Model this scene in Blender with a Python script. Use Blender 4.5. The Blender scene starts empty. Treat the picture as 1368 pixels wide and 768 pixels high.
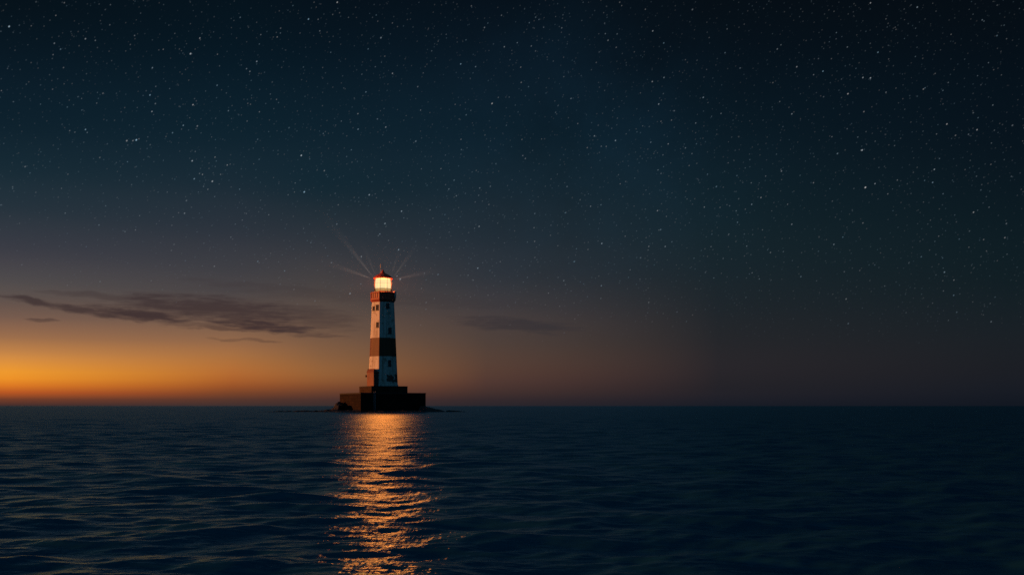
import bpy, math, random
import numpy as np
from mathutils import Vector, Matrix

R = math.radians
random.seed(7)
rng = np.random.default_rng(11)
scene = bpy.context.scene
col = scene.collection

# ------------------------------------------------------------------ camera
F_PX, CX, HZ = 1330.0, 684.0, 542.0          # focal length, centre column and horizon row of the photograph
CAM_Z = 1.8
cam = bpy.data.cameras.new('camera')
cam.sensor_width = 36.0
cam.lens = 36.0 * F_PX / 1368.0
cam.shift_y = (HZ - 384.0) / 1368.0
cam.clip_start = 0.1
cam.clip_end = 100000.0
cam_ob = bpy.data.objects.new('camera', cam)
col.objects.link(cam_ob)
cam_ob.location = (0, 0, CAM_Z)
cam_ob.rotation_euler = (R(90), 0, 0)
scene.camera = cam_ob

# ------------------------------------------------------------------ view, sampling
scene.view_settings.view_transform = 'Standard'
scene.view_settings.look = 'None'
scene.view_settings.gamma = 1.0
scene.view_settings.exposure = 0.0
scene.view_settings.use_curve_mapping = False
scene.cycles.use_denoising = False
scene.cycles.volume_bounces = 0
scene.cycles.use_light_tree = True
scene.cycles.max_bounces = 6
scene.cycles.caustics_reflective = False
scene.cycles.caustics_refractive = False
scene.cycles.transparent_max_bounces = 24
scene.cycles.sample_clamp_indirect = 2.0
scene.cycles.sample_clamp_direct = 3.0

SUN_AZ = -97.4          # degrees from the view axis, negative = left; the afterglow on the horizon
SUN_EL = 2.0


def s2l(c):
    o = []
    for v in c:
        v = v / 255.0
        o.append(v / 12.92 if v <= 0.04045 else ((v + 0.055) / 1.055) ** 2.4)
    return o


# ------------------------------------------------------------------ sky (world)
world = bpy.data.worlds.new('World')
scene.world = world
world.use_nodes = True
wt = world.node_tree
wt.nodes.clear()


def N(tree, t, **kw):
    n = tree.nodes.new(t)
    for k, v in kw.items():
        setattr(n, k, v)
    return n


def setin(tree, sock, v):
    if isinstance(v, bpy.types.NodeSocket):
        tree.links.new(v, sock)
    else:
        sock.default_value = v


def math_n(tree, op, a, b=None, c=None, clamp=False):
    n = N(tree, 'ShaderNodeMath', operation=op, use_clamp=clamp)
    setin(tree, n.inputs[0], a)
    if b is not None:
        setin(tree, n.inputs[1], b)
    if c is not None:
        setin(tree, n.inputs[2], c)
    return n.outputs[0]


def maprange(tree, v, a, b, c=0.0, d=1.0, interp='LINEAR'):
    n = N(tree, 'ShaderNodeMapRange', interpolation_type=interp)
    setin(tree, n.inputs['Value'], v)
    n.inputs['From Min'].default_value = a
    n.inputs['From Max'].default_value = b
    n.inputs['To Min'].default_value = c
    n.inputs['To Max'].default_value = d
    return n.outputs['Result']


def mixcol(tree, fac, a, b, blend='MIX'):
    n = N(tree, 'ShaderNodeMix', data_type='RGBA', blend_type=blend)
    setin(tree, n.inputs[0], fac)
    for s, v in ((n.inputs[6], a), (n.inputs[7], b)):
        if isinstance(v, bpy.types.NodeSocket):
            tree.links.new(v, s)
        else:
            s.default_value = (v[0], v[1], v[2], 1)
    return n.outputs[2]


tc = N(wt, 'ShaderNodeTexCoord')
DIR = tc.outputs['Generated']
sep = N(wt, 'ShaderNodeSeparateXYZ')
wt.links.new(DIR, sep.inputs[0])
dx, dy, dz = sep.outputs
az = math_n(wt, 'ARCTAN2', dx, dy)
elev = math_n(wt, 'ARCSINE', dz)

SKY = [   # photo column, [(row, sRGB colour)]
    (10, [(0, (4, 16, 25)), (100, (8, 26, 38)), (180, (14, 34, 46)), (240, (26, 44, 55)), (290, (42, 52, 62)),
          (340, (62, 62, 70)), (380, (82, 76, 76)), (405, (100, 83, 76)), (430, (128, 96, 78)), (455, (165, 115, 75)),
          (475, (204, 137, 70)), (487, (226, 148, 58)), (498, (239, 153, 45)), (507, (235, 143, 40)), (515, (220, 120, 36)),
          (522, (196, 95, 36)), (529, (148, 72, 38)), (535, (96, 56, 42)), (541, (62, 45, 45))]),
    (310, [(0, (4, 18, 28)), (100, (7, 26, 38)), (200, (16, 36, 48)), (260, (30, 44, 55)), (320, (48, 53, 62)),
           (370, (66, 64, 68)), (400, (82, 72, 70)), (430, (115, 90, 75)), (460, (150, 105, 72)), (480, (172, 112, 62)),
           (500, (178, 105, 50)), (515, (155, 85, 42)), (526, (115, 65, 42)), (535, (80, 52, 45)), (541, (62, 48, 48))]),
    (430, [(0, (4, 16, 26)), (100, (7, 25, 37)), (200, (15, 35, 47)), (270, (26, 42, 52)), (340, (54, 56, 62)), (390, (76, 68, 66)),
           (420, (94, 77, 68)), (450, (116, 87, 68)), (480, (138, 95, 62)), (500, (147, 95, 55)), (515, (130, 78, 47)),
           (526, (98, 60, 45)), (535, (70, 48, 45)), (541, (57, 46, 46))]),
    (650, [(0, (4, 14, 24)), (100, (8, 24, 36)), (200, (13, 32, 44)), (270, (24, 38, 48)), (330, (36, 45, 54)),
           (380, (50, 52, 58)), (420, (68, 60, 60)), (460, (80, 64, 57)), (490, (87, 63, 53)), (510, (80, 56, 50)),
           (525, (66, 48, 46)), (535, (50, 40, 44)), (541, (42, 38, 44))]),
    (960, [(0, (4, 12, 20)), (100, (5, 18, 28)), (200, (9, 26, 36)), (300, (16, 33, 41)), (370, (23, 35, 42)),
           (420, (30, 36, 42)), (460, (36, 37, 42)), (490, (39, 37, 42)), (515, (35, 34, 40)), (530, (32, 32, 40)),
           (541, (24, 28, 38))]),
    (1350, [(0, (3, 10, 18)), (100, (3, 14, 24)), (200, (5, 18, 28)), (300, (9, 25, 33)), (380, (14, 28, 35)),
            (440, (22, 30, 37)), (490, (25, 29, 36)), (520, (22, 27, 36)), (541, (17, 23, 33))]),
]
azs, ramps = [], []
for px, stops in SKY:
    a = math.atan((px - CX) / F_PX)
    azs.append(a)
    r = N(wt, 'ShaderNodeValToRGB')
    cr = r.color_ramp
    cr.interpolation = 'CARDINAL'
    pts = []
    for y, c in stops:
        q = (HZ - y) / F_PX * math.cos(a)
        pts.append((math.asin(q / math.sqrt(1 + q * q)) / R(90), s2l(c)))
    pts.append((0.31, s2l(stops[0][1])))
    pts.append((0.55, (0.007, 0.034, 0.060)))
    pts.sort()
    while len(cr.elements) < len(pts):
        cr.elements.new(0.5)
    for e, (p, c) in zip(cr.elements, pts):
        e.position = p
        e.color = (c[0], c[1], c[2], 1)
    wt.links.new(math_n(wt, 'DIVIDE', elev, R(90), clamp=True), r.inputs[0])
    ramps.append(r.outputs[0])
sky = ramps[0]
for i in range(1, len(ramps)):
    sky = mixcol(wt, maprange(wt, az, azs[i - 1], azs[i]), sky, ramps[i])
# the part of the sky behind the camera: the blue of the evening away from the glow
rb = N(wt, 'ShaderNodeValToRGB')
cr = rb.color_ramp
cr.elements[0].position = 0.0
cr.elements[0].color = (0.008, 0.030, 0.060, 1)
cr.elements[1].position = 0.6
cr.elements[1].color = (0.007, 0.036, 0.064, 1)
e = cr.elements.new(0.2)
e.color = (0.008, 0.046, 0.086, 1)
wt.links.new(math_n(wt, 'DIVIDE', elev, R(90), clamp=True), rb.inputs[0])
sky = mixcol(wt, maprange(wt, math_n(wt, 'ABSOLUTE', az), 1.0, 1.9, interp='SMOOTHSTEP'), sky, rb.outputs[0])

# faint uneven glow of the star fields
nz = N(wt, 'ShaderNodeTexNoise')
nz.inputs['Scale'].default_value = 6.0
nz.inputs['Detail'].default_value = 8.0
nz.inputs['Roughness'].default_value = 0.62
wt.links.new(DIR, nz.inputs['Vector'])
gd = N(wt, 'ShaderNodeVectorMath', operation='DISTANCE')
wt.links.new(DIR, gd.inputs[0])
gv = Vector(((770 - CX) / F_PX, 1, (HZ - 215) / F_PX)).normalized()
gd.inputs[1].default_value = gv
milky = math_n(wt, 'MULTIPLY', maprange(wt, nz.outputs['Fac'], 0.35, 0.7),
               maprange(wt, gd.outputs['Value'], 0.0, 0.26, 1, 0, 'SMOOTHSTEP'))
sky = mixcol(wt, milky, sky, (0.0015, 0.0065, 0.0125), 'ADD')

# ---- clouds: low streaks over the afterglow, in azimuth / elevation
cmb = N(wt, 'ShaderNodeCombineXYZ')
wt.links.new(az, cmb.inputs[0])
wt.links.new(elev, cmb.inputs[1])


def ae(px, py):
    a = math.atan((px - CX) / F_PX)
    q = (HZ - py) / F_PX * math.cos(a)
    return a, math.atan(q)


def noise2d(sx, sy, detail, seed, rough=0.55):
    m = N(wt, 'ShaderNodeMapping')
    m.inputs['Scale'].default_value = (sx, sy, 1)
    m.inputs['Location'].default_value = (seed, seed * 1.7, 0)
    wt.links.new(cmb.outputs[0], m.inputs['Vector'])
    n = N(wt, 'ShaderNodeTexNoise')
    n.inputs['Scale'].default_value = 1.0
    n.inputs['Detail'].default_value = detail
    n.inputs['Roughness'].default_value = rough
    wt.links.new(m.outputs[0], n.inputs['Vector'])
    return n.outputs['Fac']


warp = math_n(wt, 'MULTIPLY_ADD', noise2d(26, 60, 5, 3.1), 0.040, -0.020)
fine = noise2d(34, 260, 6, 8.4, 0.62)
# (x, y centre in the photo, half length, half thickness, slope dy/dx, opacity)
STREAKS = [(290, 413, 125, 16, 0.05, 0.88), (352, 436, 68, 8, 0.08, 1.0), (190, 421, 66, 8, 0.05, 1.0),
           (120, 416, 70, 4, 0.16, 0.85), (45, 403, 36, 4, 0.17, 0.85), (56, 427, 18, 2, 0.02, 0.55),
           (145, 396, 70, 4, 0.02, 0.45), (235, 406, 80, 5, 0.03, 0.6), (400, 421, 75, 15, 0.10, 0.5), (320, 441, 60, 3, 0.03, 0.6),
           (690, 434, 75, 9, 0.06, 0.65), (500, 397, 220, 9, 0.05, 0.20), (370, 385, 120, 5, 0.06, 0.25),
           (330, 455, 40, 2, 0.03, 0.40), (425, 449, 40, 3, 0.02, 0.45), (250, 433, 60, 3, 0.05, 0.4)]
cloud = None
for (x, y, hl, ht, sl, op) in STREAKS:
    a0, e0 = ae(x, y)
    k = 1.0 / F_PX
    u = math_n(wt, 'SUBTRACT', az, a0)
    v = math_n(wt, 'ADD', math_n(wt, 'SUBTRACT', elev, e0), math_n(wt, 'MULTIPLY', u, sl))
    v = math_n(wt, 'MULTIPLY_ADD', warp, 0.30, v)
    uu = math_n(wt, 'POWER', math_n(wt, 'ABSOLUTE', math_n(wt, 'DIVIDE', u, hl * k)), 2.0)
    vv = math_n(wt, 'POWER', math_n(wt, 'ABSOLUTE', math_n(wt, 'DIVIDE', v, ht * k)), 2.0)
    d = math_n(wt, 'ADD', uu, vv)
    d = math_n(wt, 'ADD', d, math_n(wt, 'MULTIPLY_ADD', fine, 3.4, -1.7))
    m = math_n(wt, 'MULTIPLY', maprange(wt, d, -0.1, 1.7, 1, 0, 'SMOOTHSTEP'), op)
    cloud = m if cloud is None else math_n(wt, 'MAXIMUM', cloud, m)
cloud_c = mixcol(wt, maprange(wt, elev, 0.05, 0.13), s2l((68, 49, 47)), s2l((55, 48, 52)))
cloud_dim = mixcol(wt, maprange(wt, az, -0.25, 0.02), cloud_c, s2l((48, 46, 52)))
sky = mixcol(wt, math_n(wt, 'MULTIPLY', cloud, 0.97), sky, cloud_dim)

# ---- stars
stretch = N(wt, 'ShaderNodeMapping')
stretch.inputs['Rotation'].default_value = (0, R(48), 0)
wt.links.new(DIR, stretch.inputs['Vector'])
trail = N(wt, 'ShaderNodeMapping')
trail.inputs['Scale'].default_value = (0.72, 1, 1.12)
wt.links.new(stretch.outputs[0], trail.inputs['Vector'])


def stars(scale, radius, gain, power, offset):
    m = N(wt, 'ShaderNodeMapping')
    m.inputs['Location'].default_value = (offset, offset * 0.37, offset * 1.9)
    wt.links.new(trail.outputs[0], m.inputs['Vector'])
    v = N(wt, 'ShaderNodeTexVoronoi', feature='F1', voronoi_dimensions='3D')
    v.inputs['Scale'].default_value = scale
    wt.links.new(m.outputs[0], v.inputs['Vector'])
    sp = N(wt, 'ShaderNodeSeparateColor')
    wt.links.new(v.outputs['Color'], sp.inputs[0])
    core = maprange(wt, v.outputs['Distance'], radius * scale * 0.25, radius * scale, 1, 0, 'SMOOTHSTEP')
    b = math_n(wt, 'MULTIPLY', math_n(wt, 'POWER', sp.outputs[0], power), gain)
    tint = mixcol(wt, sp.outputs[1], (0.45, 0.76, 1.0), (0.95, 0.93, 0.92))
    return mixcol(wt, 1.0, (0, 0, 0), mixcol(wt, math_n(wt, 'MULTIPLY', core, b), (0, 0, 0), tint), 'ADD')


dens = maprange(wt, nz.outputs['Fac'], 0.25, 0.65, 0.4, 1.2)
st = stars(290, 0.00075, 0.075, 1.2, 5.0)
st = mixcol(wt, 1.0, st, stars(210, 0.00072, 0.19, 2.2, 3.0), 'ADD')
st = mixcol(wt, 1.0, st, stars(140, 0.00082, 0.42, 2.6, 11.0), 'ADD')
st = mixcol(wt, 1.0, st, stars(60, 0.00095, 0.80, 1.8, 23.0), 'ADD')
lowfade = maprange(wt, elev, 0.045, 0.135, 0.0, 1.0, 'SMOOTHSTEP')
glowfade = maprange(wt, math_n(wt, 'ADD', elev, math_n(wt, 'MULTIPLY', az, 0.22)), 0.0, 0.16, 0.10, 1.0)
stf = math_n(wt, 'MULTIPLY', math_n(wt, 'MULTIPLY', lowfade, glowfade), dens)
stf = math_n(wt, 'MULTIPLY', stf, math_n(wt, 'SUBTRACT', 1.0, cloud))
stf = math_n(wt, 'MULTIPLY', stf, maprange(wt, elev, 0.12, 0.38, 0.80, 0.68))
st = mixcol(wt, 1.0, st, (1, 1, 1), 'MULTIPLY')
vm = N(wt, 'ShaderNodeVectorMath', operation='SCALE')
wt.links.new(st, vm.inputs[0])
wt.links.new(stf, vm.inputs['Scale'])
sky = mixcol(wt, 1.0, sky, vm.outputs[0], 'ADD')

bg = N(wt, 'ShaderNodeBackground')
wt.links.new(sky, bg.inputs['Color'])
bg.inputs['Strength'].default_value = 1.0
# physical twilight sky, very weak at this hour, on top of the measured gradient
nish = N(wt, 'ShaderNodeTexSky', sky_type='NISHITA')
nish.sun_disc = False
nish.sun_elevation = R(SUN_EL)
nish.sun_rotation = R(SUN_AZ)
bg2 = N(wt, 'ShaderNodeBackground')
wt.links.new(nish.outputs[0], bg2.inputs['Color'])
bg2.inputs['Strength'].default_value = 0.001
add = N(wt, 'ShaderNodeAddShader')
wt.links.new(bg.outputs[0], add.inputs[0])
wt.links.new(bg2.outputs[0], add.inputs[1])
wo = N(wt, 'ShaderNodeOutputWorld')
wt.links.new(add.outputs[0], wo.inputs['Surface'])
world.cycles.sampling_method = 'MANUAL'
world.cycles.sample_map_resolution = 512

# ------------------------------------------------------------------ sun: last low orange light from the left
sun = bpy.data.lights.new('sun', 'SUN')
sun.energy = 3.6
sun.color = (1.0, 0.32, 0.085)
sun.angle = R(2.0)
sun_ob = bpy.data.objects.new('sun', sun)
col.objects.link(sun_ob)
a, e_ = R(SUN_AZ), R(SUN_EL)
to_sun = Vector((math.sin(a) * math.cos(e_), math.cos(a) * math.cos(e_), math.sin(e_)))
sun_ob.rotation_euler = to_sun.to_track_quat('Z', 'Y').to_euler()
sun_ob.location = to_sun * 200


# ------------------------------------------------------------------ materials
def new_mat(name):
    m = bpy.data.materials.new(name)
    m.use_nodes = True
    t = m.node_tree
    p = t.nodes['Principled BSDF']
    return m, t, p


def obj_coord(t):
    return N(t, 'ShaderNodeTexCoord').outputs['Object']


def noise(t, vec, scale, detail=4, rough=0.5, stretch=None):
    if stretch:
        mp = N(t, 'ShaderNodeMapping')
        mp.inputs['Scale'].default_value = stretch
        t.links.new(vec, mp.inputs['Vector'])
        vec = mp.outputs[0]
    n = N(t, 'ShaderNodeTexNoise')
    n.inputs['Scale'].default_value = scale
    n.inputs['Detail'].default_value = detail
    n.inputs['Roughness'].default_value = rough
    t.links.new(vec, n.inputs['Vector'])
    return n.outputs['Fac']


def bump(t, p, h, strength, dist=0.05):
    b = N(t, 'ShaderNodeBump')
    b.inputs['Strength'].default_value = strength
    b.inputs['Distance'].default_value = dist
    t.links.new(h, b.inputs['Height'])
    t.links.new(b.outputs[0], p.inputs['Normal'])


def worn(name, base, dirt, rough=0.6, scale=1.2, amount=(0.5, 0.75), stretch=(1, 1, 0.35), metallic=0.0):
    m, t, p = new_mat(name)
    oc = obj_coord(t)
    n = noise(t, oc, scale, 6, 0.6, stretch)
    f = maprange(t, n, amount[0], amount[1])
    t.links.new(mixcol(t, f, base, dirt), p.inputs['Base Color'])
    p.inputs['Roughness'].default_value = rough
    p.inputs['Metallic'].default_value = metallic
    bump(t, p, noise(t, oc, 8, 5), 0.25, 0.03)
    return m


# tower paint: white with one dark red band, stains and peeled patches
Z = lambda y: (HZ + F_PX * CAM_Z / 300.0 - y) * 300.0 / F_PX      # photo row -> height at the lighthouse
BAND0, BAND1 = Z(476.5), Z(452.0)
M_TOWER, t, p = new_mat('tower_paint')
oc = obj_coord(t)
sx = N(t, 'ShaderNodeSeparateXYZ')
t.links.new(oc, sx.inputs[0])
ox, oy, oz = sx.outputs
streak = noise(t, oc, 1.0, 6, 0.6, (1.6, 1.6, 0.10))
white = mixcol(t, maprange(t, streak, 0.46, 0.72), (0.72, 0.70, 0.66), (0.32, 0.25, 0.19))
blot = noise(t, oc, 0.9, 5, 0.6)
white = mixcol(t, math_n(t, 'MULTIPLY', maprange(t, blot, 0.57, 0.65), 0.8), white, (0.30, 0.24, 0.19))
# peeled patches on the seaward side of the foot
pb = noise(t, oc, 0.95, 4, 0.55)
px_ = maprange(t, ox, 0.0, 1.4, 0, 1, 'SMOOTHSTEP')
pz_ = math_n(t, 'MULTIPLY', maprange(t, oz, Z(515), Z(509), 0, 1), maprange(t, oz, Z(502), Z(493), 1, 0))
peel = maprange(t, math_n(t, 'MULTIPLY', math_n(t, 'MULTIPLY', px_, pz_), pb), 0.40, 0.44)
white = mixcol(t, peel, white, (0.09, 0.075, 0.06))
red = mixcol(t, maprange(t, streak, 0.40, 0.75), (0.17, 0.058, 0.021), (0.08, 0.028, 0.013))
inb = math_n(t, 'MULTIPLY', math_n(t, 'GREATER_THAN', oz, BAND0), math_n(t, 'LESS_THAN', oz, BAND1))
t.links.new(mixcol(t, inb, white, red), p.inputs['Base Color'])
p.inputs['Roughness'].default_value = 0.6
brick = math_n(t, 'FRACT', math_n(t, 'MULTIPLY', oz, 1.6))
joint = math_n(t, 'LESS_THAN', brick, 0.06)
hgt = math_n(t, 'SUBTRACT', noise(t, oc, 3.0, 6), math_n(t, 'MULTIPLY', joint, 0.4))
bump(t, p, hgt, 0.35, 0.05)


def stone(name, c1, c2, mort, bw, bh):
    m, t, p = new_mat(name)
    oc = obj_coord(t)
    s = N(t, 'ShaderNodeSeparateXYZ')
    t.links.new(oc, s.inputs[0])
    c = N(t, 'ShaderNodeCombineXYZ')
    t.links.new(math_n(t, 'ADD', s.outputs[0], s.outputs[1]), c.inputs[0])
    t.links.new(s.outputs[2], c.inputs[1])
    b = N(t, 'ShaderNodeTexBrick')
    b.inputs['Scale'].default_value = 1.0
    b.inputs['Brick Width'].default_value = bw
    b.inputs['Row Height'].default_value = bh
    b.inputs['Mortar Size'].default_value = 0.03
    b.inputs['Color1'].default_value = (*c1, 1)
    b.inputs['Color2'].default_value = (*c2, 1)
    b.inputs['Mortar'].default_value = (*mort, 1)
    t.links.new(c.outputs[0], b.inputs['Vector'])
    n = noise(t, oc, 0.7, 6, 0.65)
    t.links.new(mixcol(t, maprange(t, n, 0.42, 0.7), b.outputs['Color'], [v * 0.4 for v in c1]), p.inputs['Base Color'])
    p.inputs['Roughness'].default_value = 0.85
    p.inputs['Specular IOR Level'].default_value = 0.08
    h = math_n(t, 'SUBTRACT', noise(t, oc, 2.5, 6), math_n(t, 'MULTIPLY', b.outputs['Fac'], 0.6))
    bump(t, p, h, 0.5, 0.08)
    return m


M_PLINTH = stone('plinth_stone', (0.07, 0.042, 0.03), (0.045, 0.028, 0.02), (0.018, 0.013, 0.011), 1.6, 0.55)
M_BASE = stone('base_stone', (0.030, 0.018, 0.014), (0.017, 0.011, 0.009), (0.005, 0.0035, 0.003), 2.2, 0.8)
M_COPING = worn('coping_stone', (0.015, 0.011, 0.010), (0.008, 0.006, 0.006), 0.7)
M_RED = worn('gallery_red_paint', (0.42, 0.085, 0.045), (0.20, 0.05, 0.03), 0.5, 2.0)
M_ROOF = worn('roof_red_paint', (0.60, 0.07, 0.03), (0.36, 0.05, 0.025), 0.45, 2.0)
M_CREAM = worn('cream_paint', (0.55, 0.42, 0.26), (0.32, 0.22, 0.13), 0.55, 2.0)
M_PALE = worn('pale_paint', (0.72, 0.68, 0.58), (0.4, 0.36, 0.3), 0.5, 2.5)
M_IRON = worn('dark_iron', (0.035, 0.033, 0.032), (0.09, 0.045, 0.025), 0.5, 3.0, metallic=0.4)
M_STEEL = worn('grey_steel', (0.45, 0.46, 0.47), (0.3, 0.28, 0.26), 0.4, 3.0, metallic=0.5)
M_DOOR = worn('dark_door_paint', (0.05, 0.035, 0.028), (0.03, 0.022, 0.018), 0.5, 3.0)
M_PORCH = worn('porch_red_brown', (0.19, 0.06, 0.04), (0.07, 0.03, 0.025), 0.65, 2.0)
M_FRAME = worn('window_frame_paint', (0.11, 0.09, 0.075), (0.06, 0.045, 0.04), 0.55, 4.0)
M_PANE, t, p = new_mat('dark_window_glass')
p.inputs['Base Color'].default_value = (0.012, 0.013, 0.015, 1)
p.inputs['Roughness'].default_value = 0.12
M_ROCK, t, p = new_mat('wet_black_rock')
oc = obj_coord(t)
t.links.new(mixcol(t, maprange(t, noise(t, oc, 0.6, 8, 0.65), 0.4, 0.68), (0.018, 0.016, 0.015), (0.05, 0.042, 0.035)),
            p.inputs['Base Color'])
p.inputs['Roughness'].default_value = 0.55
bump(t, p, noise(t, oc, 1.2, 10, 0.65), 0.8, 0.3)

# lantern glass: clear panes with a little salt on them that catches the lamp
M_GLASS, t, p = new_mat('lantern_glass')
t.nodes.remove(p)
tr = N(t, 'ShaderNodeBsdfTransparent')
tl = N(t, 'ShaderNodeBsdfTranslucent')
tl.inputs['Color'].default_value = (0.9, 0.9, 0.85, 1)
mx = N(t, 'ShaderNodeMixShader')
GLASS_FAC = 0.0016
sf = maprange(t, noise(t, obj_coord(t), 2.2, 5, 0.6), 0.3, 0.7, GLASS_FAC * 0.5, GLASS_FAC * 1.5)
t.links.new(sf, mx.inputs[0])
t.links.new(tr.outputs[0], mx.inputs[1])
t.links.new(tl.outputs[0], mx.inputs[2])
t.links.new(mx.outputs[0], t.nodes['Material Output'].inputs['Surface'])

M_LENS, t, p = new_mat('glowing_lens')
t.nodes.remove(p)
tr = N(t, 'ShaderNodeBsdfTransparent')
em = N(t, 'ShaderNodeEmission')
em.inputs['Color'].default_value = (1.0, 0.74, 0.33, 1)
em.inputs['Strength'].default_value = 0.48
ad = N(t, 'ShaderNodeAddShader')
t.links.new(tr.outputs[0], ad.inputs[0])
t.links.new(em.outputs[0], ad.inputs[1])
t.links.new(ad.outputs[0], t.nodes['Material Output'].inputs['Surface'])


M_AMBER, t, p = new_mat('tan_glow_glass')
t.nodes.remove(p)
tr = N(t, 'ShaderNodeBsdfTransparent')
tr.inputs['Color'].default_value = (0.46, 0.37, 0.27, 1)  # tint set so the lens glow behind looks like a lit tan wall
t.links.new(tr.outputs[0], t.nodes['Material Output'].inputs['Surface'])


# ------------------------------------------------------------------ mesh helpers
class MB:
    def __init__(self):
        self.v, self.f = [], []

    def add(self, vs, fs):
        o = len(self.v)
        self.v += [tuple(q) for q in vs]
        self.f += [tuple(i + o for i in f) for f in fs]
        return self

    def box(self, c, s, rot=0.0, M=None):
        vs = []
        for i in (-1, 1):
            for j in (-1, 1):
                for k in (-1, 1):
                    x, y, z = i * s[0] / 2, j * s[1] / 2, k * s[2] / 2
                    x, y = x * math.cos(rot) - y * math.sin(rot), x * math.sin(rot) + y * math.cos(rot)
                    q = Vector((x + c[0], y + c[1], z + c[2]))
                    vs.append(M @ q if M else q)
        return self.add(vs, [(0, 1, 3, 2), (4, 6, 7, 5), (0, 4, 5, 1), (2, 3, 7, 6), (0, 2, 6, 4), (1, 5, 7, 3)])

    def loft(self, prof, n, rot, cap=True, c=(0, 0)):
        """rings of n corners with circumradius r at height z; rot = angle of the first corner from +x"""
        vs = []
        for r, z in prof:
            for k in range(n):
                a = rot + 2 * math.pi * k / n
                vs.append((c[0] + r * math.cos(a), c[1] + r * math.sin(a), z))
        fs = []
        for i in range(len(prof) - 1):
            for k in range(n):
                k2 = (k + 1) % n
                fs.append((i * n + k, i * n + k2, (i + 1) * n + k2, (i + 1) * n + k))
        if cap:
            fs.append(tuple(reversed(range(n))))
            fs.append(tuple(range((len(prof) - 1) * n, len(prof) * n)))
        return self.add(vs, fs)

    def tube(self, a, b, r0, r1=None, n=10):
        r1 = r0 if r1 is None else r1
        a, b = Vector(a), Vector(b)
        q = (b - a).to_track_quat('Z', 'Y')
        vs = []
        for p_, r in ((a, r0), (b, r1)):
            for k in range(n):
                an = 2 * math.pi * k / n
                vs.append(p_ + q @ Vector((r * math.cos(an), r * math.sin(an), 0)))
        fs = [(k, (k + 1) % n, n + (k + 1) % n, n + k) for k in range(n)]
        fs += [tuple(reversed(range(n))), tuple(range(n, 2 * n))]
        return self.add(vs, fs)

    def build(self, name, mat, parent=None, bevel=0.0, smooth=False):
        me = bpy.data.meshes.new(name)
        me.from_pydata(self.v, [], self.f)
        me.update()
        o = bpy.data.objects.new(name, me)
        col.objects.link(o)
        me.materials.append(mat)
        if parent:
            o.parent = parent
        if smooth:
            me.polygons.foreach_set('use_smooth', [True] * len(me.polygons))
        if bevel:
            b = o.modifiers.new('bevel', 'BEVEL')
            b.width = bevel
            b.segments = 2
            b.limit_method = 'ANGLE'
        return o


def empty(name, loc, rz=0.0):
    o = bpy.data.objects.new(name, None)
    col.objects.link(o)
    o.location = loc
    o.rotation_euler = (0, 0, rz)
    return o


# ------------------------------------------------------------------ lighthouse
S = 300.0 / F_PX                                   # metres per photo pixel at the lighthouse
LX = (511.7 - CX) * S
root = empty('lighthouse', (LX, 300.0, 0.0), math.atan2(-LX, 300.0))
root['label'] = 'white lighthouse with dark red band and lit yellow lantern on dark stepped stone base'
root['category'] = 'lighthouse'
# local frame: +x right in the picture, -y towards the camera

TH = R(19.5)                                       # turn of the two square tiers


def tier_corners(cx, half_px):
    side = 2 * half_px * S / (math.sin(TH) + math.cos(TH))
    return (cx - 511.7) * S, side


bx_, bs = tier_corners(510.5, 57.0)
z1 = Z(525.0)
base = MB().box((bx_, 0, (z1 - 0.35 - 2.0) / 2), (bs, bs, z1 - 0.35 + 2.0), TH).build('base', M_BASE, root, 0.06)
MB().box((bx_, 0, z1 - 0.173), (bs + 0.12, bs + 0.12, 0.345), TH).build('coping', M_COPING, base, 0.05)
pxx, ps = tier_corners(512.0, 32.0)
z2 = Z(516.0)
pl = MB().box((pxx, 0, (z1 + 0.002 + z2 - 0.25) / 2), (ps, ps, z2 - 0.25 - z1 - 0.002), TH).build('plinth', M_PLINTH, root, 0.05)
MB().box((pxx, 0, z2 - 0.123), (ps + 0.10, ps + 0.10, 0.245), TH).build('coping', M_COPING, pl, 0.04)
# corner strip and iron ladder on the front of the base
fr = Matrix.Translation((bx_, 0, 0)) @ Matrix.Rotation(TH, 4, 'Z')
lad = MB()
for s in (-0.22, 0.22):
    lad.box((-bs / 2 + 4.2 + s, -bs / 2 - 0.12, z1 / 2 + 0.1), (0.05, 0.05, z1 + 0.6), 0, fr)
for k in range(18):
    lad.box((-bs / 2 + 4.2, -bs / 2 - 0.12, 0.35 + k * 0.32), (0.40, 0.035, 0.035), 0, fr)
lad.build('ladder', M_STEEL, root)

# octagonal tower: corner at -16.5 deg from the line to the camera
ROT = -math.pi / 2 + R(-16.5)
RB, RT = 19.7 * S / 0.963, 14.75 * S / 0.963
ZB, ZT = z2 + 0.002, Z(403.5)


def r_at(z):
    t_ = (z - ZB) / (ZT - ZB)
    return RB + (RT - RB) * t_


prof = [(RB * 1.03, ZB), (RB * 1.03, ZB + 0.4), (RB * 0.995, ZB + 0.55)]
for k in range(1, 13):
    z = ZB + 0.55 + (ZT - ZB - 0.55) * k / 12
    prof.append((r_at(z), z))
tower = MB().loft(prof, 8, ROT).build('tower', M_TOWER, root, 0.05)

# windows
FACETS = [R(-39), R(6), R(51)]


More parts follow.
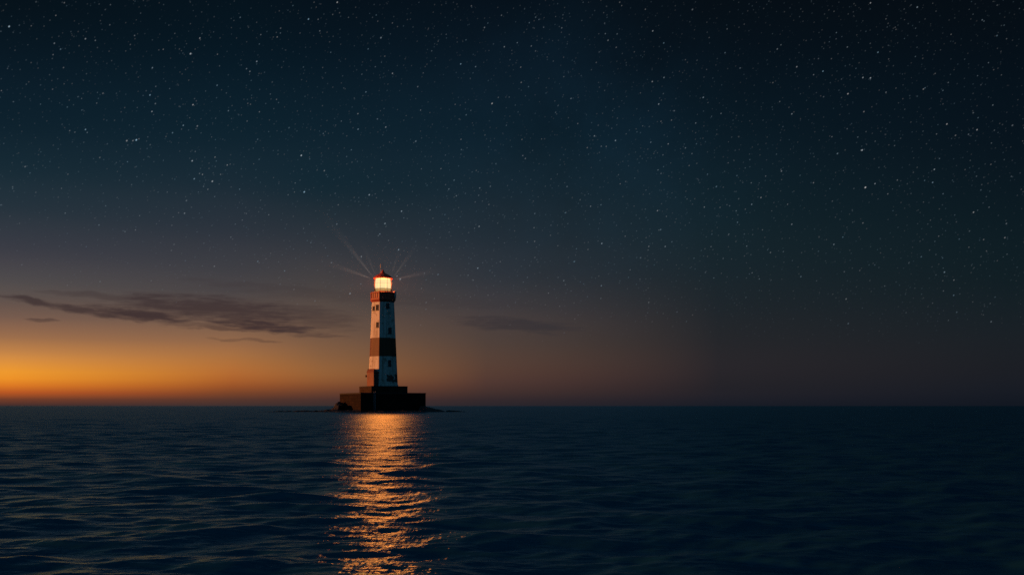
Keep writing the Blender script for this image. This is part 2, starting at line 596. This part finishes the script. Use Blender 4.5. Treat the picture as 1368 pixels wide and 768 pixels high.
def on_facet(pxl, pyl, fi, lean=True):
    z = Z(pyl)
    ap = r_at(z) * math.cos(R(22.5))
    phi = FACETS[fi]
    d_ = (pxl - 511.7) * S
    s_ = (d_ - ap * math.sin(phi)) / math.cos(phi)
    batter = math.atan((RB - RT) * math.cos(R(22.5)) / (ZT - ZB))
    # local axes: u along the facet, n outward
    M = Matrix.Rotation(phi, 4, 'Z') @ Matrix.Translation((s_, -ap, z)) @ Matrix.Rotation(batter if lean else 0, 4, 'X')
    # Rotation about X by +batter leans the top back towards the axis for a face looking along -y
    M = Matrix.Rotation(phi, 4, 'Z') @ Matrix.Translation((s_, -ap, z)) @ Matrix.Rotation(-batter if lean else 0, 4, 'X')
    return M


WIN = [(504.2, 412.0, 0, 0.75, 1.5), (499.4, 413.0, 0, 0.55, 1.1), (517.8, 409.8, 1, 0.75, 1.3),
       (504.4, 435.0, 0, 0.70, 1.4), (520.8, 442.5, 1, 0.80, 1.6), (520.3, 485.5, 1, 0.70, 1.6)]
for (wx, wy, fi, ww, wh) in WIN:
    M = on_facet(wx, wy, fi)
    wv = MB()
    fw = 0.11
    for sx_ in (-1, 1):
        wv.box((sx_ * (ww / 2 + fw / 2), -0.03, 0), (fw, 0.16, wh + 2 * fw), 0, M)
    for sz_ in (-1, 1):
        wv.box((0, -0.032, sz_ * (wh / 2 + fw / 2)), (ww - 0.002, 0.16, fw), 0, M)
    wv.box((0, -0.02, 0), (0.05, 0.07, wh), 0, M)
    win = wv.build('window', M_FRAME, root)
    MB().box((0, -0.012, 0), (ww, 0.03, wh), 0, M).build('pane', M_PANE, win)
    MB().box((0, -0.10, -wh / 2 - fw - 0.05), (ww + 0.35, 0.26, 0.10), 0, M).build('sill', M_COPING, win)

# entrance porch on the left of the foot
PM = Matrix.Translation(((499.5 - 511.7) * S, -5.4, 0)) @ Matrix.Rotation(R(33), 4, 'Z')
pw, pd, ph = 1.75, 3.7, (Z(498.5) - z2)
py_ = 0.0
porch = MB().box((pw / 2, py_ + pd / 2, z2 + ph / 2), (pw, pd, ph), 0, PM).build('porch', M_PORCH, root, 0.04)
ro = MB()
rz_ = z2 + ph + 0.002
vs = [(-0.15, py_ - 0.15, rz_), (pw + 0.15, py_ - 0.15, rz_), (pw + 0.15, py_ + pd, rz_), (-0.15, py_ + pd, rz_),
      (-0.15, py_ - 0.15, rz_ + 0.15), (pw + 0.15, py_ - 0.15, rz_ + 0.15), (pw + 0.15, py_ + pd, rz_ + 0.15), (-0.15, py_ + pd, rz_ + 0.15),
      (pw * 0.2, py_ + 0.3, rz_ + 1.2), (pw * 0.2, py_ + pd, rz_ + 1.2)]
ro.add([PM @ Vector(q) for q in vs], [(0, 3, 2, 1), (0, 1, 5, 4), (1, 2, 6, 5), (2, 3, 7, 6), (3, 0, 4, 7),
                                      (4, 5, 8), (5, 6, 9, 8), (6, 7, 9), (7, 4, 8, 9)])
ro.build('porch_roof', M_PORCH, porch)
door = MB().box((pw / 2, py_ - 0.03, z2 + 1.25), (1.1, 0.09, 2.46), 0, PM).build('door', M_DOOR, porch, 0.02)
MB().box((pw / 2 + 0.4, py_ - 0.11, z2 + 1.1), (0.05, 0.07, 0.18), 0, PM).build('handle', M_STEEL, door)
fm = MB()
for s in (-1, 1):
    fm.box((pw / 2 + s * 0.62, py_ - 0.05, z2 + 1.3), (0.13, 0.13, 2.58), 0, PM)
fm.box((pw / 2, py_ - 0.052, z2 + 2.56), (1.11, 0.13, 0.14), 0, PM)
fm.build('door_frame', M_FRAME, door)
# wall lamp bracket on the left edge
wl = MB()
wl.tube((-4.65, -1.0, Z(503)), (-5.0, -1.0, Z(502.4)), 0.05)
wl.loft([(0.10, Z(504)), (0.24, Z(503.6)), (0.24, Z(501.6)), (0.08, Z(500.8))], 8, 0, c=(-5.02, -1.0))
wl.build('wall_lantern', M_IRON, root)

# gallery: corbelled octagonal balcony with a solid parapet
GR = 16.9 * S / 0.963
g0, g1 = Z(404.2), Z(391.0)
gp = [(RT * 1.0, ZT - 0.25), (RT * 1.03, g0 + 0.1), (GR * 0.955, g0 + 0.35), (GR, g0 + 0.7), (GR, g0 + 1.05), (GR * 0.955, g0 + 1.12),
      (GR * 0.955, g1 - 0.45), (GR, g1 - 0.38), (GR, g1 - 0.10), (GR * 0.93, g1 - 0.02), (GR * 0.90, g1 - 0.05), (GR * 0.90, g0 + 1.3), (0.5, g0 + 1.3)]
gal = MB().loft(gp, 8, ROT).build('gallery', M_RED, root, 0.04)
ribs = MB()
for k in range(8):
    a0 = ROT + k * math.pi / 4
    a1 = a0 + math.pi / 4
    for f in (0.0, 0.25, 0.5, 0.75):
        p0 = Vector((math.cos(a0), math.sin(a0), 0)).lerp(Vector((math.cos(a1), math.sin(a1), 0)), f) * GR * 0.965
        ribs.tube((p0.x, p0.y, g0 + 1.07), (p0.x, p0.y, g1 - 0.41), 0.075, n=6)
ribs.build('baluster', M_RED, gal)
rail = MB()
HR = g1 + 0.30
for k in range(8):
    a0 = ROT + k * math.pi / 4
    a1 = a0 + math.pi / 4
    A_ = Vector((GR * 0.95 * math.cos(a0), GR * 0.95 * math.sin(a0), 0))
    B_ = Vector((GR * 0.95 * math.cos(a1), GR * 0.95 * math.sin(a1), 0))
    rail.tube(A_ + Vector((0, 0, HR)), B_ + Vector((0, 0, HR)), 0.035, n=6)
    for f in (0.0, 0.5):
        P_ = A_.lerp(B_, f)
        rail.tube(P_ + Vector((0, 0, g1 - 0.06)), P_ + Vector((0, 0, HR)), 0.03, n=6)
rail.build('railing', M_IRON, gal)
# pale rounded fitting on the right of the gallery
fs = MB()
fcx, fcy = 15.6 * S, -1.0
fs.loft([(0.30, g0 + 1.2), (0.42, g0 + 1.5), (0.46, g1 - 0.25), (0.44, g1 + 0.25), (0.30, g1 + 0.42), (0.08, g1 + 0.48)], 14, 0, c=(fcx, fcy))
fs.build('pale_fitting', M_PALE, gal, smooth=True)

# lantern room
LR = 11.9 * S / 0.963
l0, l1, l2 = g0 + 1.31, Z(386.0), Z(372.3)
lw = Z(389.8)                                      # top of the metal wall; tan panes added above it imitate a lit wall
MB().loft([(LR * 1.0, l0), (LR * 1.0, lw - 0.16), (LR * 1.03, lw - 0.14), (LR * 1.03, lw), (LR * 0.9, lw), (LR * 0.9, l0)], 8, ROT, cap=False
          ).build('lantern_wall', M_CREAM, root, 0.02)
glz = empty('lantern_room', (0, 0, 0))
glz.parent = root
for k in range(8):
    a0 = ROT + k * math.pi / 4
    a1 = a0 + math.pi / 4
    q = 0.965 * LR
    A_ = Vector((q * math.cos(a0), q * math.sin(a0), 0)).lerp(Vector((q * math.cos(a1), q * math.sin(a1), 0)), 0.018)
    B_ = Vector((q * math.cos(a1), q * math.sin(a1), 0)).lerp(Vector((q * math.cos(a0), q * math.sin(a0), 0)), 0.018)
    up0, up1 = Vector((0, 0, l1 + 0.01)), Vector((0, 0, l2 - 0.01))
    MB().add([A_ + up0, B_ + up0, B_ + up1, A_ + up1], [(0, 1, 2, 3)]).build('glass_pane', M_GLASS, glz)
    low0, low1 = Vector((0, 0, lw + 0.01)), Vector((0, 0, l1 - 0.06))
    MB().add([A_ + low0, B_ + low0, B_ + low1, A_ + low1], [(0, 1, 2, 3)]).build('tan_glow_pane', M_AMBER, glz)
ast = MB()
ast.loft([(0.945 * LR, l1 - 0.055), (1.0 * LR, l1 - 0.055), (1.0 * LR, l1), (0.945 * LR, l1), (0.945 * LR, l1 - 0.055)], 8, ROT, cap=False)
for k in range(8):
    a0 = ROT + k * math.pi / 4
    P_ = Vector((0.97 * LR * math.cos(a0), 0.97 * LR * math.sin(a0), 0))
    ast.tube(P_ + Vector((0, 0, lw)), P_ + Vector((0, 0, l2)), 0.035, n=6)
    a1 = a0 + math.pi / 4
    Q_ = Vector((0.97 * LR * math.cos(a1), 0.97 * LR * math.sin(a1), 0))
    for f in (0.5,):
        z = l1 + (l2 - l1) * f
        ast.tube(P_ + Vector((0, 0, z)), Q_ + Vector((0, 0, z)), 0.018, n=6)
ast.build('glazing_bars', M_IRON, glz)
lens_p = []
for k in range(13):
    f = k / 12
    z = lw + 0.10 + (l2 - lw - 0.24) * f
    r_ = 2.12 + 0.17 * math.sin(math.pi * f)
    lens_p += [(r_, z), (r_ + 0.09, z + 0.06)]
MB().loft(lens_p, 28, 0).build('lens', M_LENS, glz, smooth=False)
MB().loft([(0.7, l0), (0.55, lw - 0.1), (1.0, lw), (1.0, lw + 0.08)], 16, 0).build('lens_pedestal', M_IRON, glz)

# roof: ogee cap, ball finial, rods
rz0 = l2
RR = 12.35 * S / 0.963
rp = [(LR * 0.90, rz0), (RR, rz0 - 0.05), (RR, rz0 + 0.16), (RR * 0.86, rz0 + 0.60), (RR * 0.66, rz0 + 1.04), (RR * 0.42, rz0 + 1.40),
      (RR * 0.27, rz0 + 1.62)]
roof = MB().loft(rp, 16, ROT).build('roof', M_ROOF, root, 0.03)
zz = rz0 + 1.62
MB().loft([(0.55, zz), (0.58, zz + 0.3), (0.62, zz + 0.34), (0.35, zz + 0.5), (0.16, zz + 0.55), (0.30, zz + 0.66), (0.34, zz + 0.80),
           (0.22, zz + 0.97), (0.05, zz + 1.08)], 18, 0, c=(-0.05, 0)).build('vent_ball', M_ROOF, roof, smooth=False)
MB().tube((-0.05, 0, zz + 1.0), (-0.05, 0, Z(350.5)), 0.045, 0.02, 8).build('lightning_rod', M_IRON, roof)
an = MB().tube((-3.3 * S, -0.4, rz0 + 0.95), (-3.3 * S, -0.4, Z(357.5)), 0.05, 0.05, 8)
an.tube((-3.3 * S, -0.4, Z(357.5)), (-3.3 * S, -0.4, Z(352.5)), 0.13, 0.10, 8)
an.build('antenna', M_PALE, roof)

# the lamp
LAMP = 3.0e4
lamp = bpy.data.lights.new('lighthouse_lamp', 'POINT')
lamp.energy = LAMP
lamp.color = (1.0, 0.165, 0.020)
lamp.shadow_soft_size = 0.6
# the lens sends most of its light out level and little of it steeply up or down
lamp.use_nodes = True
t = lamp.node_tree
le = t.nodes['Emission']
lsx = N(t, 'ShaderNodeSeparateXYZ')
t.links.new(N(t, 'ShaderNodeTexCoord').outputs['Normal'], lsx.inputs[0])
t.links.new(maprange(t, math_n(t, 'ABSOLUTE', lsx.outputs[2]), 0.08, 0.55, 1.0, 0.16, 'SMOOTHSTEP'), le.inputs['Strength'])
lo = bpy.data.objects.new('lighthouse_lamp', lamp)
col.objects.link(lo)
lo.parent = root
lo.location = (0, 0, (l1 + l2) / 2 + 0.1)

# visible rays: added spots at the eaves, each lighting a ray-shaped scattering cone
def scatter_mat(name, density, length=None):
    m = bpy.data.materials.new(name)
    m.use_nodes = True
    t = m.node_tree
    t.nodes.clear()
    vp = N(t, 'ShaderNodeVolumeScatter')
    vp.inputs['Color'].default_value = (0.9, 0.92, 0.95, 1)
    vp.inputs['Density'].default_value = density
    if length:                                      # the cone thins with distance so that its ray fades
        oc = obj_coord(t)
        ln = N(t, 'ShaderNodeVectorMath', operation='LENGTH')
        t.links.new(oc, ln.inputs[0])
        f = maprange(t, ln.outputs['Value'], 0.3, length, 1, 0, 'SMOOTHSTEP')
        t.links.new(math_n(t, 'MULTIPLY', f, density), vp.inputs['Density'])
    mo = N(t, 'ShaderNodeOutputMaterial')
    t.links.new(vp.outputs[0], mo.inputs['Volume'])
    m.cycles.volume_sampling = 'EQUIANGULAR'
    return m


BEAMS = [  # start px, end px, half-angle, gain
    ((499.2, 371.0), (422, 274), 4.8, 1.0), ((498.9, 373.3), (420, 346), 5.8, 0.75),
    ((524.8, 371.0), (562, 319), 5.8, 0.5), ((525.0, 373.3), (596, 357), 5.5, 0.6),
    ((502.0, 368.5), (480, 315), 6.0, 0.3), ((522.0, 368.5), (539, 318), 6.0, 0.25)]
BEAM = 5.2e4
for (s, e2, ha, g) in BEAMS:
    A_ = Vector(((s[0] - 511.7) * S, 0, Z(s[1])))
    B_ = Vector(((e2[0] - 511.7) * S, 0, Z(e2[1])))
    d_ = (B_ - A_).normalized()
    ln_ = (B_ - A_).length
    sl = bpy.data.lights.new('added_ray_spot', 'SPOT')
    sl.energy = BEAM * g
    sl.color = (1.0, 0.72, 0.54)
    sl.spot_size = R(ha * 2)
    sl.spot_blend = 1.0
    sl.shadow_soft_size = 0.2
    so = bpy.data.objects.new('added_ray_spot', sl)
    col.objects.link(so)
    so.parent = root
    so.location = A_
    so.rotation_euler = (-d_).to_track_quat('Z', 'Y').to_euler()
    mb = MB()
    mb.tube((0, 0, 0.25), (0, 0, ln_), 0.25 * math.tan(R(ha * 1.02)), ln_ * math.tan(R(ha * 1.02)), 20)
    w = mb.build('glow_volume', scatter_mat('ray_cone_volume', 6e-3, ln_))
    w.matrix_world = Matrix.LocRotScale(root.location, root.rotation_euler.to_quaternion(), None) @ \
        Matrix.Translation(A_) @ d_.to_track_quat('Z', 'Y').to_matrix().to_4x4()
    w['kind'] = 'stuff'

# ball of thin scatter added to give the lantern its halo
MR = 13.0
glow_volume = MB().loft([(max(0.02, MR * math.sin(math.pi * k / 16)), 38.6 - MR * math.cos(math.pi * k / 16)) for k in range(17)], 32, 0,
                 c=(LX, 300)).build('glow_volume', scatter_mat('halo_volume', 2e-4))
glow_volume['kind'] = 'stuff'


# ------------------------------------------------------------------ rocks round the base
def fbm(x, y, seed, octaves=5):
    g = np.random.default_rng(seed)
    out = np.zeros_like(x)
    amp, fr_ = 1.0, 1.0
    for _ in range(octaves):
        for _k in range(4):
            a_ = g.uniform(0, 2 * math.pi)
            out += amp * np.sin(fr_ * (x * math.cos(a_) + y * math.sin(a_)) + g.uniform(0, 6.28)) / 4
        amp *= 0.55
        fr_ *= 1.9
    return out


def heap(name, x0, x1, y0, y1, height_fn, seed, nx=140, ny=60, rough=0.5):
    xs, ys = np.meshgrid(np.linspace(x0, x1, nx), np.linspace(y0, y1, ny))
    n_ = fbm(xs * 1.1, ys * 1.1, seed, 6)
    u = (xs - x0) / (x1 - x0)
    w = 1 - (2 * (ys - y0) / (y1 - y0) - 1) ** 2
    h = height_fn(u) * np.clip(w, 0, 1) ** 0.6
    z = h * (1 + rough * n_) + 0.12 * np.abs(fbm(xs * 3, ys * 3, seed + 1, 4)) * (h > 0.05) - 0.5 * (h < 0.02) - 0.15
    me = bpy.data.meshes.new(name)
    vs = np.stack([xs, ys, z], -1).reshape(-1, 3)
    idx = np.arange(nx * ny).reshape(ny, nx)
    q = np.stack([idx[:-1, :-1], idx[:-1, 1:], idx[1:, 1:], idx[1:, :-1]], -1).reshape(-1, 4)
    me.from_pydata(vs.tolist(), [], q.tolist())
    o = bpy.data.objects.new(name, me)
    col.objects.link(o)
    me.materials.append(M_ROCK)
    return o


PXX = lambda px: (px - CX) * S
# left: a jagged lump against the base that falls away to a low reef
lf = lambda u: np.interp(u, [0, 0.25, 0.5, 0.72, 0.80, 0.88, 1.0], [0.0, 0.25, 0.7, 1.3, 2.0, 2.15, 2.0])
o = heap('rock', PXX(420), PXX(458), 291, 305, lf, 5)
o['label'] = 'jagged wet black rock against the left end of the lighthouse base'
o['category'] = 'rock'
o['group'] = 'rocks at the foot of the lighthouse'
rf = lambda u: np.interp(u, [0, 0.15, 0.4, 0.7, 1.0], [1.7, 1.75, 1.25, 0.75, 0.0])
o = heap('rock', PXX(563), PXX(598), 290, 304, rf, 9, rough=0.25)
o['label'] = 'low sloping black rock tapering into the sea right of the lighthouse base'
o['category'] = 'rock'
o['group'] = 'rocks at the foot of the lighthouse'
ff = lambda u: np.interp(u, [0, 0.1, 0.9, 1.0], [0.0, 0.55, 0.5, 0.0])
o = heap('rock', PXX(440), PXX(580), 284, 296, ff, 15, nx=260)
o['label'] = 'long low wet black rock ledge along the front of the lighthouse base'
o['category'] = 'rock'
o['group'] = 'rocks at the foot of the lighthouse'
lr = lambda u: np.clip(np.interp(u, [0, 0.2, 0.55, 0.62, 0.8, 1.0], [0.0, 0.12, 0.42, 0.30, 0.45, 0.5]), 0, 9)
o = heap('reef', PXX(335), PXX(424), 296, 304, lr, 21, nx=260, ny=30)
o['kind'] = 'structure'
rr = lambda u: np.interp(u, [0, 0.5, 1.0], [0.55, 0.42, 0.0])
o = heap('reef', PXX(597), PXX(626), 296, 303, rr, 22, nx=90, ny=30)
o['kind'] = 'structure'

# ------------------------------------------------------------------ sea: one sheet with real waves, finer towards the shore we stand on
NC = 1150
core = np.linspace(R(-37), R(37), NC)
outer = np.linspace(R(37), R(323), 90)[1:-1]
th = np.concatenate([core, outer])                         # angle from +y, towards +x
r_list = [1.2]
while r_list[-1] < 30000:
    r_ = r_list[-1]
    k = 0.03 if r_ < 5 else 0.0042 if r_ < 150 else 0.006 if r_ < 420 else 0.05
    r_list.append(r_ * (1 + k))
rr_ = np.array(r_list)
nr, nt = len(rr_), len(th)
TH_, RR_ = np.meshgrid(th, rr_)
X = RR_ * np.sin(TH_)
Y = RR_ * np.cos(TH_)
dr = np.gradient(rr_)[:, None] * np.ones_like(X)
dth = np.abs(np.gradient(th))
dl = RR_ * np.minimum(np.concatenate([np.full(NC, core[1] - core[0]), np.full(len(outer), outer[1] - outer[0])]), 1)[None, :]
cell = np.maximum(dr, dl)
NW = 170
lam = np.exp(rng.uniform(math.log(0.16), math.log(7.0), NW))
lam.sort()
wdir = R(-14) + rng.normal(0, 1, NW) * np.where(lam > 0.9, R(38), R(28))                       # from the view axis
slope_tot = 0.118
# slope variance share per wave: flat in log wavelength, a little weaker at the long end
wgt = np.where(lam > 1.5, (1.5 / lam) ** 1.3, np.clip(lam / 0.5, 0.6, 1.0))
sl2 = wgt / wgt.sum() * slope_tot ** 2
HH = np.zeros_like(X)
DX = np.zeros_like(X)
DY = np.zeros_like(X)
lost = np.zeros_like(X)
# patches of more and less wind
gust = 1.0 + 0.30 * np.clip(fbm(X * 0.05, Y * 0.022, 77, 4), -1.4, 1.4)
for i in range(NW):
    k = 2 * math.pi / lam[i]
    amp = math.sqrt(2 * sl2[i]) / k
    cx_, cy_ = math.sin(wdir[i]), math.cos(wdir[i])
    keep = np.clip((lam[i] / cell - 2.5) / 3.5, 0, 1)
    lost += sl2[i] * (1 - keep ** 2)
    if keep.max() <= 0:
        continue
    ph_ = k * (X * cx_ + Y * cy_) + rng.uniform(0, 2 * math.pi)
    g_ = gust if lam[i] < 4 else 1.0
    A_ = amp * keep * g_
    HH += A_ * np.cos(ph_)
    ch = 0.75
    DX -= ch * A_ * cx_ * np.sin(ph_)
    DY -= ch * A_ * cy_ * np.sin(ph_)
verts = np.stack([X + DX, Y + DY, HH], -1).reshape(-1, 3).astype(np.float32)
idx = np.arange(nr * nt).reshape(nr, nt)
nxt = np.roll(idx, -1, axis=1)
q = np.stack([idx[:-1, :], idx[1:, :], nxt[1:, :], nxt[:-1, :]], -1).reshape(-1, 4)
q = q[:, ::-1]
me = bpy.data.meshes.new('sea')
me.vertices.add(len(verts))
me.vertices.foreach_set('co', verts.ravel())
me.loops.add(q.size)
me.loops.foreach_set('vertex_index', q.ravel().astype(np.int32))
me.polygons.add(len(q))
me.polygons.foreach_set('loop_start', np.arange(0, q.size, 4, dtype=np.int32))
me.polygons.foreach_set('use_smooth', np.ones(len(q), dtype=bool))
me.update()
me.validate()
BASE_VAR = 0.0004                                          # ripples shorter than the mesh carries anywhere
var = (BASE_VAR + lost)
alpha = 0.80 * np.sqrt(2 * var)
at = me.attributes.new('ripple', 'FLOAT', 'POINT')
at.data.foreach_set('value', np.sqrt(alpha).ravel().astype(np.float32))
sea = bpy.data.objects.new('sea', me)
col.objects.link(sea)
sea['kind'] = 'structure'
M_SEA, t, p = new_mat('sea_water')
t.nodes.remove(p)
an_ = N(t, 'ShaderNodeAttribute', attribute_name='ripple')
geo = N(t, 'ShaderNodeNewGeometry')
n1 = math_n(t, 'ADD', noise(t, geo.outputs['Position'], 4.0, 2, 0.5, (0.55, 1.0, 1.0)),
            math_n(t, 'MULTIPLY', noise(t, geo.outputs['Position'], 13.0, 2, 0.5, (0.6, 1.0, 1.0)), 0.45))
n1 = math_n(t, 'ADD', n1, math_n(t, 'MULTIPLY', noise(t, geo.outputs['Position'], 7.0, 2, 0.5, (1.0, 0.13, 1.0)), 0.55))
b = N(t, 'ShaderNodeBump')
b.inputs['Strength'].default_value = 0.9
b.inputs['Distance'].default_value = 0.03
t.links.new(n1, b.inputs['Height'])
gl = N(t, 'ShaderNodeBsdfGlossy', distribution='BECKMANN')
gl.inputs['Color'].default_value = (0.45, 0.82, 1.0, 1)
t.links.new(an_.outputs['Fac'], gl.inputs['Roughness'])
t.links.new(b.outputs[0], gl.inputs['Normal'])
df = N(t, 'ShaderNodeBsdfDiffuse')
df.inputs['Color'].default_value = (0.014, 0.100, 0.165, 1)
fr_n = N(t, 'ShaderNodeFresnel')
fr_n.inputs['IOR'].default_value = 1.333
t.links.new(b.outputs[0], fr_n.inputs['Normal'])
mx = N(t, 'ShaderNodeMixShader')
t.links.new(math_n(t, 'MULTIPLY', fr_n.outputs[0], 0.85), mx.inputs[0])
t.links.new(df.outputs[0], mx.inputs[1])
t.links.new(gl.outputs[0], mx.inputs[2])
t.links.new(mx.outputs[0], t.nodes['Material Output'].inputs['Surface'])
me.materials.append(M_SEA)
